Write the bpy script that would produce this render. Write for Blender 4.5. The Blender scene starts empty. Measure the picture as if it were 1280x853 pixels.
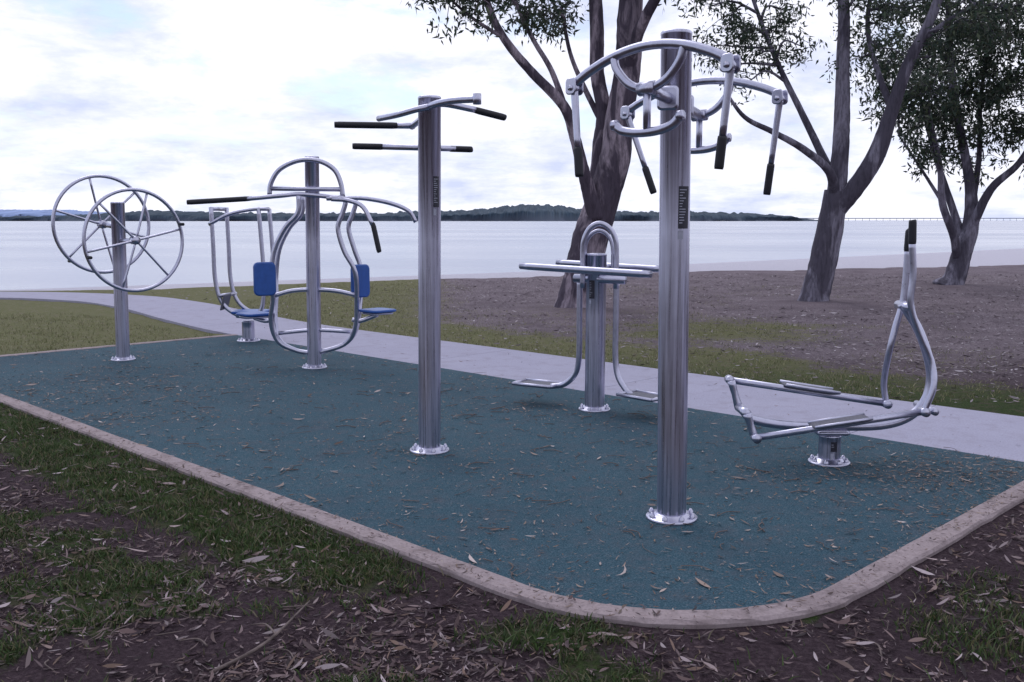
import bpy, math, random
import numpy as np
from mathutils import Vector
random.seed(7); rng=np.random.default_rng(11)
scene=bpy.context.scene
R2=math.sqrt(.5)

# ------------------------------------------------------------------ helpers
def link(o,parent=None):
    scene.collection.objects.link(o)
    if parent is not None: o.parent=parent
    return o
def empty(name,loc=(0,0,0)):
    e=bpy.data.objects.new(name,None); e.location=loc; e.empty_display_size=.2
    return link(e)
def fast_mesh(name,V,F,mat,parent=None,col=None,smooth=False,attrs=None,link_it=True):
    V=np.asarray(V,dtype=np.float32); F=np.asarray(F,dtype=np.int32)
    me=bpy.data.meshes.new(name)
    k=F.shape[1]; me.vertices.add(len(V)); me.vertices.foreach_set("co",V.ravel())
    me.loops.add(F.size); me.loops.foreach_set("vertex_index",F.ravel())
    me.polygons.add(len(F)); me.polygons.foreach_set("loop_start",np.arange(0,F.size,k,dtype=np.int32))
    me.update(calc_edges=True); me.validate()
    if smooth: me.polygons.foreach_set("use_smooth",np.ones(len(me.polygons),dtype=bool))
    if col is not None:
        a=me.color_attributes.new("col","FLOAT_COLOR","POINT"); a.data.foreach_set("color",np.asarray(col,dtype=np.float32).ravel())
    if attrs:
        for n,d in attrs.items():
            a=me.attributes.new(n,"FLOAT","POINT"); a.data.foreach_set("value",np.asarray(d,dtype=np.float32).ravel())
    me.materials.append(mat)
    o=bpy.data.objects.new(name,me)
    return link(o,parent) if link_it else o
class MB:
    def __init__(s): s.v=[];s.f=[];s.m=[];s.sm=[]
    def add(s,v,f,mi=0,smooth=True):
        b=len(s.v); s.v+= [tuple(p) for p in v]; s.f+=[tuple(i+b for i in q) for q in f]
        s.m+=[mi]*len(f); s.sm+=[smooth]*len(f)
    def build(s,name,mats,parent=None,origin=(0,0,0)):
        o=Vector(origin)
        me=bpy.data.meshes.new(name); me.from_pydata([tuple(Vector(p)-o) for p in s.v],[],s.f)
        for m in mats: me.materials.append(m)
        me.polygons.foreach_set("material_index",s.m); me.polygons.foreach_set("use_smooth",s.sm); me.update()
        ob=bpy.data.objects.new(name,me); link(ob,parent)
        if parent is None: ob.location=o
        return ob
def catmull(P,n):
    P=[Vector(p) for p in P]
    if len(P)<3: return [P[0].lerp(P[1],i/n) for i in range(n+1)]
    Q=[2*P[0]-P[1]]+P+[2*P[-1]-P[-2]]; out=[]
    for i in range(1,len(Q)-2):
        a,b,c,d=Q[i-1],Q[i],Q[i+1],Q[i+2]
        for j in range(n):
            t=j/n; out.append(.5*((2*b)+(c-a)*t+(2*a-5*b+4*c-d)*t*t+(3*b-a-3*c+d)*t**3))
    out.append(P[-1]); return out
def tube(mb,P,r,mi=0,seg=12,n=6,smooth=True,cap=True,wob=0,r1=None,closed=False):
    pts=catmull(P,n) if smooth else [Vector(p) for p in P]
    N=len(pts)
    if isinstance(r,(list,tuple)):
        rr=[]
        for i in range(N):
            t=i/(N-1)*(len(r)-1); k=min(int(t),len(r)-2); rr.append(r[k]+(r[k+1]-r[k])*(t-k))
    else: rr=[r+((r1 if r1 is not None else r)-r)*i/(N-1) for i in range(N)]
    V=[];F=[]; up=None
    for i,p in enumerate(pts):
        if closed: tg=(pts[(i+1)%N]-pts[i-1]).normalized()
        else: tg=(pts[min(i+1,N-1)]-pts[max(i-1,0)]).normalized()
        if up is None:
            up=Vector((0,0,1)) if abs(tg.z)<.9 else Vector((1,0,0))
        up=(up-tg*up.dot(tg)).normalized(); sd=tg.cross(up)
        for k in range(seg):
            a=2*math.pi*k/seg
            q=rr[i]*(1+(wob*(random.random()-.5) if wob else 0))
            V.append(p+(up*math.cos(a)+sd*math.sin(a))*q)
    M=N if closed else N-1
    for i in range(M):
        for k in range(seg):
            j=(i+1)%N
            F.append((i*seg+k,i*seg+(k+1)%seg,j*seg+(k+1)%seg,j*seg+k))
    if cap and not closed:
        F.append(tuple(range(seg-1,-1,-1))); F.append(tuple((N-1)*seg+k for k in range(seg)))
    mb.add(V,F,mi)
def lathe(mb,c,prof,mi=0,seg=40):
    V=[];F=[];n=len(prof)
    for r,z in prof:
        for k in range(seg):
            a=2*math.pi*k/seg; V.append((c[0]+r*math.cos(a),c[1]+r*math.sin(a),c[2]+z))
    for i in range(n-1):
        for k in range(seg):
            F.append((i*seg+k,i*seg+(k+1)%seg,(i+1)*seg+(k+1)%seg,(i+1)*seg+k))
    F.append(tuple((n-1)*seg+k for k in range(seg)))
    mb.add(V,F,mi)
def slab(mb,c,ax,ay,sx,sy,sz,mi=0,rad=.04,tiltn=None):
    """rounded-corner board, centre c, in-plane axes ax, ay, thickness sz"""
    ax=Vector(ax).normalized(); ay=Vector(ay).normalized(); nz=ax.cross(ay).normalized(); c=Vector(c)
    ring=[]
    for qx,qy,a0 in ((1,1,0),(-1,1,90),(-1,-1,180),(1,-1,270)):
        for k in range(6):
            a=math.radians(a0+k*18); ring.append((qx*(sx/2-rad)+rad*math.cos(a),qy*(sy/2-rad)+rad*math.sin(a)))
    b=min(.006,sz*.3); V=[];n=len(ring)
    for off,sc in ((-sz/2,1-b*2/min(sx,sy)*1.5),(-sz/2+b,1),(sz/2-b,1),(sz/2,1-b*2/min(sx,sy)*1.5)):
        for x,y in ring: V.append(c+ax*x*sc+ay*y*sc+nz*off)
    F=[]
    for i in range(3):
        for k in range(n): F.append((i*n+k,i*n+(k+1)%n,(i+1)*n+(k+1)%n,(i+1)*n+k))
    mb.add(V,F,mi,True); mb.add(V[:n],[tuple(range(n-1,-1,-1))],mi,False); mb.add(V[3*n:],[tuple(range(n))],mi,False)

TAB=rng.random((256,256))
def vnoise(x,y):
    xi=np.floor(x).astype(int); yi=np.floor(y).astype(int); fx=x-xi; fy=y-yi
    fx=fx*fx*(3-2*fx); fy=fy*fy*(3-2*fy)
    a=TAB[xi%256,yi%256];b=TAB[(xi+1)%256,yi%256];c=TAB[xi%256,(yi+1)%256];d=TAB[(xi+1)%256,(yi+1)%256]
    return (a*(1-fx)+b*fx)*(1-fy)+(c*(1-fx)+d*fx)*fy
def fbm(x,y,o=4):
    s=0;t=0;w=1
    for i in range(o):
        s=s+w*vnoise(x+17.3*i,y+5.1*i); t+=w; w*=.5; x=x*2.03; y=y*2.03
    return s/t
def sst(a,b,x):
    t=np.clip((x-a)/(b-a),0,1); return t*t*(3-2*t)

# ------------------------------------------------------------------ materials
def newmat(name):
    m=bpy.data.materials.new(name); m.use_nodes=True; nt=m.node_tree
    return m,nt,nt.nodes["Principled BSDF"]
def N(nt,t,**kw):
    n=nt.nodes.new(t)
    for k,v in kw.items():
        if k in n.inputs: n.inputs[k].default_value=v
        else: setattr(n,k,v)
    return n
def ramp(nt,fac,stops):
    r=nt.nodes.new("ShaderNodeValToRGB"); e=r.color_ramp.elements
    while len(e)<len(stops): e.new(.5)
    for el,(p,c) in zip(e,stops):
        el.position=p; el.color=(c[0],c[1],c[2],1) if isinstance(c,(tuple,list)) else (c,c,c,1)
    nt.links.new(fac,r.inputs[0]); return r.outputs[0]
def mixc(nt,f,a,b,mode='MIX'):
    m=nt.nodes.new("ShaderNodeMix"); m.data_type='RGBA'; m.blend_type=mode
    for s,i in ((f,0),(a,6),(b,7)):
        if isinstance(s,(int,float)): m.inputs[i].default_value=s
        elif isinstance(s,(tuple,list)): m.inputs[i].default_value=(*s,1)
        else: nt.links.new(s,m.inputs[i])
    return m.outputs[2]
def coords(nt,scale=(1,1,1),kind="Object"):
    tc=nt.nodes.new("ShaderNodeTexCoord"); mp=nt.nodes.new("ShaderNodeMapping"); mp.inputs["Scale"].default_value=scale
    nt.links.new(tc.outputs[kind],mp.inputs[0]); return mp.outputs[0]
def noise(nt,vec,scale,detail=4,rough=.55,dist=0):
    n=N(nt,"ShaderNodeTexNoise",Scale=scale,Detail=detail,Roughness=rough,Distortion=dist); nt.links.new(vec,n.inputs["Vector"]); return n.outputs["Fac"]
def bump(nt,b,h,strength,dist):
    n=N(nt,"ShaderNodeBump",Strength=strength,Distance=dist); nt.links.new(h,n.inputs["Height"]); nt.links.new(n.outputs[0],b.inputs["Normal"])
def mth(nt,op,a,b=0.0):
    n=nt.nodes.new("ShaderNodeMath"); n.operation=op
    for i,s in enumerate((a,b)):
        if isinstance(s,(int,float)): n.inputs[i].default_value=s
        else: nt.links.new(s,n.inputs[i])
    return n.outputs[0]

def steel(name,sc,base=(.40,.40,.50),rg=(.26,.46),lo=.62,hi=1.35,bs=.16,dirt=.30):
    m,nt,b=newmat(name); v=coords(nt,sc)
    n=noise(nt,v,1,5,.65); v2=coords(nt); n2=noise(nt,v2,3.5,4,.6)
    c=ramp(nt,n,[(.25,tuple(x*lo for x in base)),(.75,tuple(min(1,x*hi) for x in base))])
    c=mixc(nt,ramp(nt,n2,[(.5,0.0),(.8,dirt)]),c,(.22,.21,.25))
    nt.links.new(c,b.inputs["Base Color"]); b.inputs["Metallic"].default_value=1
    nt.links.new(ramp(nt,n,[(.3,rg[0]),(.7,rg[1])]),b.inputs["Roughness"]); bump(nt,b,n,bs,.002)
    return m
M_post=steel("brushed_steel",(60,60,1.1),(.50,.50,.63),(.22,.40))
M_tube=steel("satin_steel",(30,30,30),(.50,.50,.62),(.27,.34),.88,1.12,.03,.22)
def plain(name,c,rough=.5,spec=.5,var=.25,scale=20):
    m,nt,b=newmat(name); v=coords(nt); n=noise(nt,v,scale,4)
    nt.links.new(ramp(nt,n,[(.3,tuple(x*(1-var) for x in c)),(.7,tuple(min(1,x*(1+var)) for x in c))]),b.inputs["Base Color"])
    b.inputs["Roughness"].default_value=rough; b.inputs["Specular IOR Level"].default_value=spec
    bump(nt,b,n,.15,.002); return m
M_grip=plain("black_rubber_grip",(.010,.010,.018),.6)
M_blue=plain("blue_plastic",(.018,.085,.34),.42,.5,.12)
M_label=plain("label_black",(.015,.015,.03),.45)
M_labelw=plain("label_white",(.35,.36,.45),.5)
M_tread=plain("tread_plate",(.10,.10,.13),.6,.5,.4,120)

# rubber pad
m,nt,b=newmat("rubber_softfall"); v=coords(nt)
vo=N(nt,"ShaderNodeTexVoronoi",Scale=170.0); nt.links.new(v,vo.inputs["Vector"])
g=noise(nt,v,120,3,.7); big=noise(nt,v,.8,5,.6); mid=noise(nt,v,6,6,.7)
c=ramp(nt,g,[(.3,(.012,.042,.062)),(.5,(.030,.084,.118)),(.72,(.125,.19,.24))])
c=mixc(nt,ramp(nt,big,[(.35,0.0),(.7,.6)]),c,(.024,.060,.090))
c=mixc(nt,ramp(nt,mid,[(.48,0.0),(.72,.50)]),c,(.085,.088,.110))
fine=noise(nt,v,38,3,.8)
c=mixc(nt,ramp(nt,fine,[(.58,0.0),(.70,.65)]),c,(.14,.15,.18))
nt.links.new(c,b.inputs["Base Color"]); b.inputs["Roughness"].default_value=.9; b.inputs["Specular IOR Level"].default_value=.25
bump(nt,b,vo.outputs["Distance"],.7,.008); M_pad=m

def concrete(name,c1,c2,stain):
    m,nt,b=newmat(name); v=coords(nt); a=noise(nt,v,1.3,6,.65); f=noise(nt,v,70,3,.7); s=noise(nt,v,5,5,.7)
    c=mixc(nt,a,c1,c2); c=mixc(nt,ramp(nt,f,[(.35,.3),(.6,0.0)]),c,tuple(x*.45 for x in c1))
    c=mixc(nt,ramp(nt,s,[(.5,0.0),(.72,.65)]),c,stain)
    nt.links.new(c,b.inputs["Base Color"]); b.inputs["Roughness"].default_value=.9; b.inputs["Specular IOR Level"].default_value=.2
    bump(nt,b,f,.4,.004); return m
M_path=concrete("path_concrete",(.33,.32,.42),(.41,.40,.51),(.26,.24,.30))
M_curb=concrete("curb_concrete",(.26,.21,.22),(.40,.33,.345),(.12,.09,.09))

# ground
m,nt,b=newmat("ground_soil_grass"); v=coords(nt)
at=N(nt,"ShaderNodeAttribute",attribute_name="grass"); sa=N(nt,"ShaderNodeAttribute",attribute_name="sand"); fa=N(nt,"ShaderNodeAttribute",attribute_name="far")
n1=noise(nt,v,9,6,.75); n2=noise(nt,v,45,5,.8); n3=noise(nt,v,1.2,5,.6)
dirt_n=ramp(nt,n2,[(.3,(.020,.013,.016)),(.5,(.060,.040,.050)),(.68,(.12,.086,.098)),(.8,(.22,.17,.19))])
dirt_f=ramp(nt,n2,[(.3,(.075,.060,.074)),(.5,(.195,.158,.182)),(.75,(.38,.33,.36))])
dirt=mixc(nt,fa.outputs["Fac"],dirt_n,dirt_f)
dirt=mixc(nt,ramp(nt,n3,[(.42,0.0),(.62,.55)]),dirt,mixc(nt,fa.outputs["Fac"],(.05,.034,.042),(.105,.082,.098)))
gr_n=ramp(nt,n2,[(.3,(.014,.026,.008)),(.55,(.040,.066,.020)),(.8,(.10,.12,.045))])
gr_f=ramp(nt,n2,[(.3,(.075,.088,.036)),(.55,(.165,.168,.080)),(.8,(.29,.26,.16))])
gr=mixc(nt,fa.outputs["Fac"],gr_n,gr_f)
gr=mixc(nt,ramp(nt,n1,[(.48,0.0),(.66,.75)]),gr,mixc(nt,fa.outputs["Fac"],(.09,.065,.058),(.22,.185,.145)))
k=mth(nt,'ADD',at.outputs["Fac"],mth(nt,'MULTIPLY',mth(nt,'SUBTRACT',n1,.5),1.6))
c=mixc(nt,ramp(nt,k,[(.38,0.0),(.62,1.0)]),dirt,gr)
sandc=ramp(nt,n2,[(.3,(.46,.44,.51)),(.7,(.62,.60,.68))])
ks=mth(nt,'ADD',sa.outputs["Fac"],mth(nt,'MULTIPLY',mth(nt,'SUBTRACT',n1,.5),.5))
c=mixc(nt,ramp(nt,ks,[(.42,0.0),(.58,1.0)]),c,sandc)
nt.links.new(c,b.inputs["Base Color"]); b.inputs["Roughness"].default_value=1; b.inputs["Specular IOR Level"].default_value=.1
bump(nt,b,n2,.9,.03); M_ground=m

# water
m,nt,b=newmat("sea_water"); v=coords(nt,(.35,1.0,1)); 
w1=noise(nt,v,1.6,6,.65); w2=noise(nt,coords(nt,(.02,.05,1)),1,4,.6); w3=noise(nt,coords(nt,(.25,.6,1)),7,3,.6)
nt.links.new(ramp(nt,w2,[(.3,(.26,.29,.39)),(.7,(.35,.38,.48))]),b.inputs["Base Color"])
nt.links.new(ramp(nt,w2,[(.35,.16),(.65,.32)]),b.inputs["Roughness"]); b.inputs["IOR"].default_value=1.33
bump(nt,b,mth(nt,'ADD',w1,mth(nt,'MULTIPLY',w3,.3)),.4,.10); M_water=m

def attrmat(name,trans=0,rough=.7):
    m,nt,b=newmat(name); a=N(nt,"ShaderNodeAttribute",attribute_name="col")
    nt.links.new(a.outputs["Color"],b.inputs["Base Color"]); b.inputs["Roughness"].default_value=rough; b.inputs["Specular IOR Level"].default_value=.3
    if trans:
        t=nt.nodes.new("ShaderNodeBsdfTranslucent"); nt.links.new(a.outputs["Color"],t.inputs[0]); mx=nt.nodes.new("ShaderNodeMixShader"); mx.inputs[0].default_value=trans
        nt.links.new(b.outputs[0],mx.inputs[1]); nt.links.new(t.outputs[0],mx.inputs[2]); nt.links.new(mx.outputs[0],nt.nodes["Material Output"].inputs[0])
    return m
M_leaf=attrmat("eucalypt_leaves",.35,.5); M_litter=attrmat("dry_leaves",0,.8); M_blade=attrmat("grass_blades",.25,.7); M_hill=attrmat("distant_vegetation",0,1)
def bark(name,dark,light,sc):
    m,nt,b=newmat(name); v=coords(nt,(1,1,.30)); n=noise(nt,v,sc,5,.55,.8); f=noise(nt,coords(nt,(1,1,.2)),22,5,.7)
    c=mixc(nt,ramp(nt,n,[(.47,0.0),(.56,1.0)]),dark,light); c=mixc(nt,ramp(nt,f,[(.38,.6),(.55,0.0)]),c,tuple(x*.5 for x in dark))
    nt.links.new(c,b.inputs["Base Color"]); b.inputs["Roughness"].default_value=.9; b.inputs["Specular IOR Level"].default_value=.2
    bump(nt,b,mth(nt,'ADD',f,n),.5,.02); return m
M_bark=bark("gum_bark",(.080,.065,.092),(.33,.275,.33),2.6)
M_bark2=bark("gum_bark_grey",(.088,.080,.110),(.24,.225,.29),2.3)
M_twig=plain("dead_stick",(.14,.11,.105),.9,.2,.4)

# ------------------------------------------------------------------ terrain
SX=[-4000,-60,-30,-11.4,0,22.7,60,4000]; SY=[17,17.5,19.8,22.3,30.0,50.5,85,1000]
GX=[-4000,-60,-30,-11.0,-8,-2.84,5,16.5,40,4000]; GY=[15,16,18.9,20.9,21.4,24.9,28.6,33.0,46,500]
def shore(x): return np.interp(x,SX,SY)
def gedge(x): return np.interp(x,GX,GY)
def masks(x,y):
    u=(-x+y)*R2; w=(x+y)*R2
    n=fbm(x*1.1+3,y*1.1,4); nf=fbm(x*.45+9,y*.45+2,4); nn=fbm(x*3.1,y*3.1,3)
    near=(w<2.7)|(u<1.7)|((w<3.3)&(u<2.4))
    strip=np.exp(-((w-2.40-.25*(n-.5))/.36)**2)*sst(2.6,3.7,u)
    rightg=.30*sst(1.75,1.35,u)*sst(.2,1.0,u)*sst(.4,.62,n+.15*(nn-.5))*1.4
    tuft=.85*sst(.50,.64,n)*sst(.32,.50,nn)*(1-.55*sst(.6,1.4,x))
    spot=.8*np.exp(-(((x-.15)/.35)**2+((y-3.42)/.16)**2))
    gn=np.clip(np.maximum.reduce([strip*1.0,rightg,tuft*.78,spot]),0,1)
    far=np.full_like(x,.74)
    dirt=sst(8.9,10.4,w+2.2*(nf-.5))*sst(-2.4,-.2,x+2.0*(nf-.5)+.08*(y-18))
    patch=np.exp(-(((x-3.0)/1.6)**2+((y-13.2)/1.5)**2))
    far=far-.66*dirt*(1-.9*patch)+.1*(n-.5)+.25*dirt*sst(.5,.68,nf+.3*(nn-.5))
    g=np.where(near,gn,far)
    sand=sst(-.25,.25,y-gedge(x)+.5*(nn-.5)+2.2*(nf-.5)*sst(-4,0,x))
    return g,sand
def axis(segs):
    out=[]
    for a,b_,n in segs: out+=list(np.linspace(a,b_,n,endpoint=False))
    return np.array(out+[segs[-1][1]])
xs=axis([(-4000,-200,8),(-200,-40,16),(-40,-9,62),(-9,9,240),(9,40,80),(40,200,32),(200,4000,8)])
ys=axis([(-4000,-100,6),(-100,0,20),(0,2,8),(2,16,190),(16,60,160),(60,200,40),(200,4000,10)])
X,Y=np.meshgrid(xs,ys); X=X.ravel();Y=Y.ravel()
g,sand=masks(X,Y)
ge=gedge(X); sh=shore(X); U=(-X+Y)*R2; W=(X+Y)*R2
Z=-.07*np.clip((Y-ge)/np.maximum(sh-ge,.3),0,1)-np.clip((Y-sh)*.05,0,2.5)
rough=(fbm(X*1.6,Y*1.6,4)-1)*.035
nearpave=sst(0,.6,np.maximum(np.maximum(2.6-W,1.6-U),np.maximum(W-8.1,U-11.7)))
Z=Z-.004+rough*nearpave*sst(.3,-1.5,Y-ge)
for bx,by in ((1.1,16.8),(5.63,18.0),(10.25,22.7)):
    Z=Z+.06*np.exp(-((X-bx)**2+(Y-by)**2)/.9)
nx,ny=len(xs),len(ys)
idx=np.arange(nx*ny).reshape(ny,nx)
F=np.stack([idx[:-1,:-1].ravel(),idx[:-1,1:].ravel(),idx[1:,1:].ravel(),idx[1:,:-1].ravel()],1)
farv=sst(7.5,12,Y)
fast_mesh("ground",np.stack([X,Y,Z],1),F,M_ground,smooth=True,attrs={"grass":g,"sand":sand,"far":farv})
def gz(x,y):
    r=(fbm(x*1.6,y*1.6,4)-1)*.035; u=(-x+y)*R2; w=(x+y)*R2
    return -.004+r*sst(0,.6,np.maximum(np.maximum(2.6-w,1.6-u),np.maximum(w-8.1,u-11.7)))

wx=axis([(-9000,9000,60)]); wy=axis([(10,9000,60)])
X2,Y2=np.meshgrid(wx,wy); i2=np.arange(X2.size).reshape(X2.shape)
fast_mesh("sea_water",np.stack([X2.ravel(),Y2.ravel(),np.full(X2.size,-.07)],1),np.stack([i2[:-1,:-1].ravel(),i2[:-1,1:].ravel(),i2[1:,1:].ravel(),i2[1:,:-1].ravel()],1),M_water)

def uw(u,w,z=0): return Vector(((w-u)*R2,(w+u)*R2,z))
# rubber pad outline (rounded rectangle)
def outline(off=0):
    u0,u1,w0,w1=1.68,11.57,2.65,6.42; pts=[]
    def arc(cu,cw,r,a0,a1,n):
        for i in range(n+1):
            a=math.radians(a0+(a1-a0)*i/n); pts.append((cu+(r-off)*math.cos(a),cw+(r-off)*math.sin(a)))
    pts.append((u0+off,w1))
    arc(u0+1.0,w0+1.0,1.0,180,270,24)
    arc(u1-.15,w0+.15,.15,270,360,6) if off<.14 else pts.append((u1-off,w0+off))
    pts.append((u1-off,w1))
    return pts
inner=outline(.12)
mb=MB(); V=[uw(u,w,.018) for u,w in inner]; n=len(V); Vb=[uw(u,w,-.08) for u,w in inner]
mb.add(V,[tuple(range(n))],0,False)
mb.add(V+Vb,[(i,(i+1)%n,n+(i+1)%n,n+i) for i in range(n)],0,False)
mb.build("rubber_surface_pad",[M_pad])
# concrete edging
mb=MB(); pr=[(0,-.1),(0,.012),(.012,.024),(.106,.026),(.118,.020),(.118,-.05)]
rows=[]
base=outline(0); fine=[]
for i in range(len(base)-1):
    a=Vector(base[i]);c_=Vector(base[i+1]); L=(c_-a).length; k=max(1,int(L/.12))
    for j in range(k): fine.append(a.lerp(c_,j/k))
fine.append(Vector(base[-1]))
for i,p in enumerate(fine):
    t=(fine[min(i+1,len(fine)-1)]-fine[max(i-1,0)]).normalized(); nrm=Vector((-t.y,t.x))
    if nrm.dot(Vector((6,4.5))-p)<0: nrm=-nrm
    rows.append([uw(*(p+nrm*(d+(random.uniform(-.006,.006) if d<.02 else 0))),z+random.uniform(-.0015,.0015)) for d,z in pr])
V=[q for r in rows for q in r]; k=len(pr)
mb.add(V,[(i*k+j,i*k+j+1,(i+1)*k+j+1,(i+1)*k+j) for i in range(len(rows)-1) for j in range(k-1)],0,False)
mb.build("concrete_edging",[M_curb])
# footpath slabs
cl=[uw(-9,7.19),uw(-4,7.19),uw(0,7.19),uw(4,7.19),uw(8,7.19),uw(11.6,7.19),uw(14,7.45),uw(16.6,7.85),Vector((-7.9,18.9,0)),Vector((-10.5,19.75,0)),Vector((-15,19.3,0)),Vector((-24,18.2,0)),Vector((-45,16.2,0))]
cl=catmull(cl,14); mb=MB(); acc=0; seg=[]
def flush(s):
    if len(s)<2: return
    L=[];Rr=[]
    for i,(p,t) in enumerate(s):
        nn=Vector((-t.y,t.x,0)); q=p+(t*.004 if i==0 else (-t*.004 if i==len(s)-1 else t*0))
        L.append(q+nn*.755+Vector((0,0,.014)));Rr.append(q-nn*.755+Vector((0,0,.014)))
    V=L+Rr; n=len(L); B=[p-Vector((0,0,.1)) for p in V]
    mb.add(V+B,[(i,n+i,n+i+1,i+1) for i in range(n-1)]+[(i+1,i,2*n+i,2*n+i+1)[::-1] for i in range(n-1)]+[(n+i,n+i+1,3*n+i+1,3*n+i)[::-1] for i in range(n-1)]+[(0,n,3*n,2*n),(n-1,2*n-1,4*n-1,3*n-1)],0,False)
dense=[]
for i in range(len(cl)-1):
    for j in range(6): dense.append(cl[i].lerp(cl[i+1],j/6))
for i in range(len(dense)-1):
    t=(dense[i+1]-dense[i]).normalized(); seg.append((dense[i],t)); acc+=(dense[i+1]-dense[i]).length
    if acc>2.4: flush(seg); seg=[seg[-1]]; acc=0
flush(seg)
mb.build("concrete_footpath",[M_path])

# ------------------------------------------------------------------ equipment
def post(mb,c,h,r=.070,flr=.125,lean=(0,0)):
    x,y=c
    lathe(mb,(x,y,.018),[(flr-.004,-.01),(flr,0),(flr,.010),(flr-.003,.013),(r+.02,.014),(r+.012,.03),(r+.002,.032)],1)
    V=[];F=[];seg=44
    prof=[(r,.0),(r,.3*h),(r,.6*h),(r,h-.02-.018),(r+.0015,h-.036),(r+.0015,h-.026),(r-.004,h-.019),(r-.03,h-.016)]
    for q,z in prof:
        for k in range(seg):
            a=2*math.pi*k/seg; V.append((x+lean[0]*z+q*math.cos(a),y+lean[1]*z+q*math.sin(a),z+.018))
    n=len(prof)
    for i in range(n-1):
        for k in range(seg): F.append((i*seg+k,i*seg+(k+1)%seg,(i+1)*seg+(k+1)%seg,(i+1)*seg+k))
    F.append(tuple((n-1)*seg+k for k in range(seg))); mb.add(V,F,0)
    for k in range(8):
        a=2*math.pi*(k+.4)/8; d=(r+flr+.012)/2
        lathe(mb,(x+d*math.cos(a),y+d*math.sin(a),.030),[(.014,0),(.014,.014),(.010,.018),(.006,.026)],1,6)
def label(name,parent,o,c,z0,z1,ang,width,r=.072):
    mb=MB()
    def patch(za,zb,a0,a1,rr,mi):
        n=6;V=[]
        for z in (za,zb):
            for k in range(n+1):
                a=a0+(a1-a0)*k/n; V.append((c[0]+rr*math.cos(a),c[1]+rr*math.sin(a),z))
        mb.add(V,[(k,k+1,n+2+k,n+1+k) for k in range(n)],mi,True)
    a=math.radians(ang); hw=width/2/r
    patch(z0,z1,a-hw,a+hw,r,0)
    z=z1-.015; 
    while z>z0+.02:
        q=random.uniform(.2,.85); patch(z-.004,z,a-hw*.85,a-hw*.85+2*hw*.8*q,r+.001,1); z-=.013
    patch(z0-.05,z0-.01,a-hw,a-hw*.1,r,1)
    mb.build(name,[M_label,M_labelw],parent,o)
STE=[M_post,M_tube,M_grip,M_blue,M_tread]

# --- A: double-station pull-down shoulder machine
cA=(.80,4.77); eq=empty("pull_down_exercise_machine",(*cA,0)); oA=(*cA,0)
mb=MB(); post(mb,cA,2.385,.073,.128,(-.010,0)); mb.build("post",STE,eq,oA)
label("instruction_label",eq,oA,(cA[0]-.016,cA[1]),1.46,1.66,-62,.06,.0745)
for nm,E0,E1,B0,B1 in (("near",(.285,4.57),(.875,4.03),(.305,4.50,1.70),(.845,4.06,1.71)),("far",(.656,5.67),(1.366,5.11),(.80,5.60,1.655),(1.325,5.15,1.635))):
    a=Vector((*E0,2.115)); b_=Vector((*E1,2.135)); d=(b_-a); L=d.length; dn=d.normalized(); c_=(a+b_)/2
    mb=MB()
    arch=[a+d*t+Vector((0,0,.115*(1-(2*t-1)**2))) for t in (0,.12,.3,.5,.7,.88,1)]
    tube(mb,arch,.021,1,14,8)
    mb.build("rocker_arch_"+nm,STE,eq,oA)
    mb=MB(); tb=c_+Vector((0,0,-.01))
    uu=[c_+dn*x+Vector((0,0,z)) for x,z in ((-.18,.085),(-.16,.03),(-.09,-.04),(0,-.065),(.09,-.04),(.16,.03),(.18,.095))]
    tube(mb,uu,.019,1,12,6)
    tube(mb,[c_+Vector((0,0,-.06)),c_+Vector((0,0,-.245))],.017,1,12,2)
    cr=[c_+dn*x+Vector((0,0,z)) for x,z in ((-.17,-.205),(-.13,-.232),(-.05,-.247),(.05,-.247),(.13,-.228),(.17,-.195))]
    tube(mb,cr,.020,1,12,6)
    for e in (cr[0],cr[-1]): tube(mb,[e-dn*.012,e+dn*.012],.023,1,12,2)
    mb.build("hand_yoke_"+nm,STE,eq,oA)
    mb=MB(); pc=Vector((cA[0]-.02,cA[1],2.06)); q=Vector((c_.x,c_.y,2.06))
    tube(mb,[pc,q],.026,1,14,3); slab(mb,pc.lerp(q,.30),(q-pc).cross(Vector((0,0,1))),(0,0,1),.10,.11,.02,1,.02)
    tube(mb,[q-dn*.04,q+dn*.04],.030,1,14,2)
    mb.build("support_arm_"+nm,STE,eq,oA)
    for tag,e,bt in (("left",a,B0),("right",b_,B1)):
        mb=MB(); bt=Vector(bt); s=1 if tag=="right" else -1
        wv=Vector((R2,R2,0))
        for q_ in (-1,1): slab(mb,e+wv*q_*.026+Vector((0,0,-.012)),dn,(0,0,1),.058,.075,.008,1,.02)
        tube(mb,[e-wv*.036+Vector((0,0,-.02)),e+wv*.036+Vector((0,0,-.02))],.013,1,10,2)
        tube(mb,[e-wv*.018+Vector((0,0,-.02)),e+wv*.018+Vector((0,0,-.02))],.024,1,14,2)
        top=e+Vector((0,0,-.03)); g0=top.lerp(bt,.68)
        tube(mb,[top,top.lerp(bt,.12),g0],[.020,.017,.015],1,12,5)
        mb.build("hanging_lever_"+nm+"_"+tag,STE,eq,oA)
        mb=MB(); tube(mb,[g0,g0.lerp(bt,.06),bt.lerp(g0,.05),bt],[.016,.020,.020,.014],2,12,3); mb.build("grip_"+nm+"_"+tag,STE,eq,oA)

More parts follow.
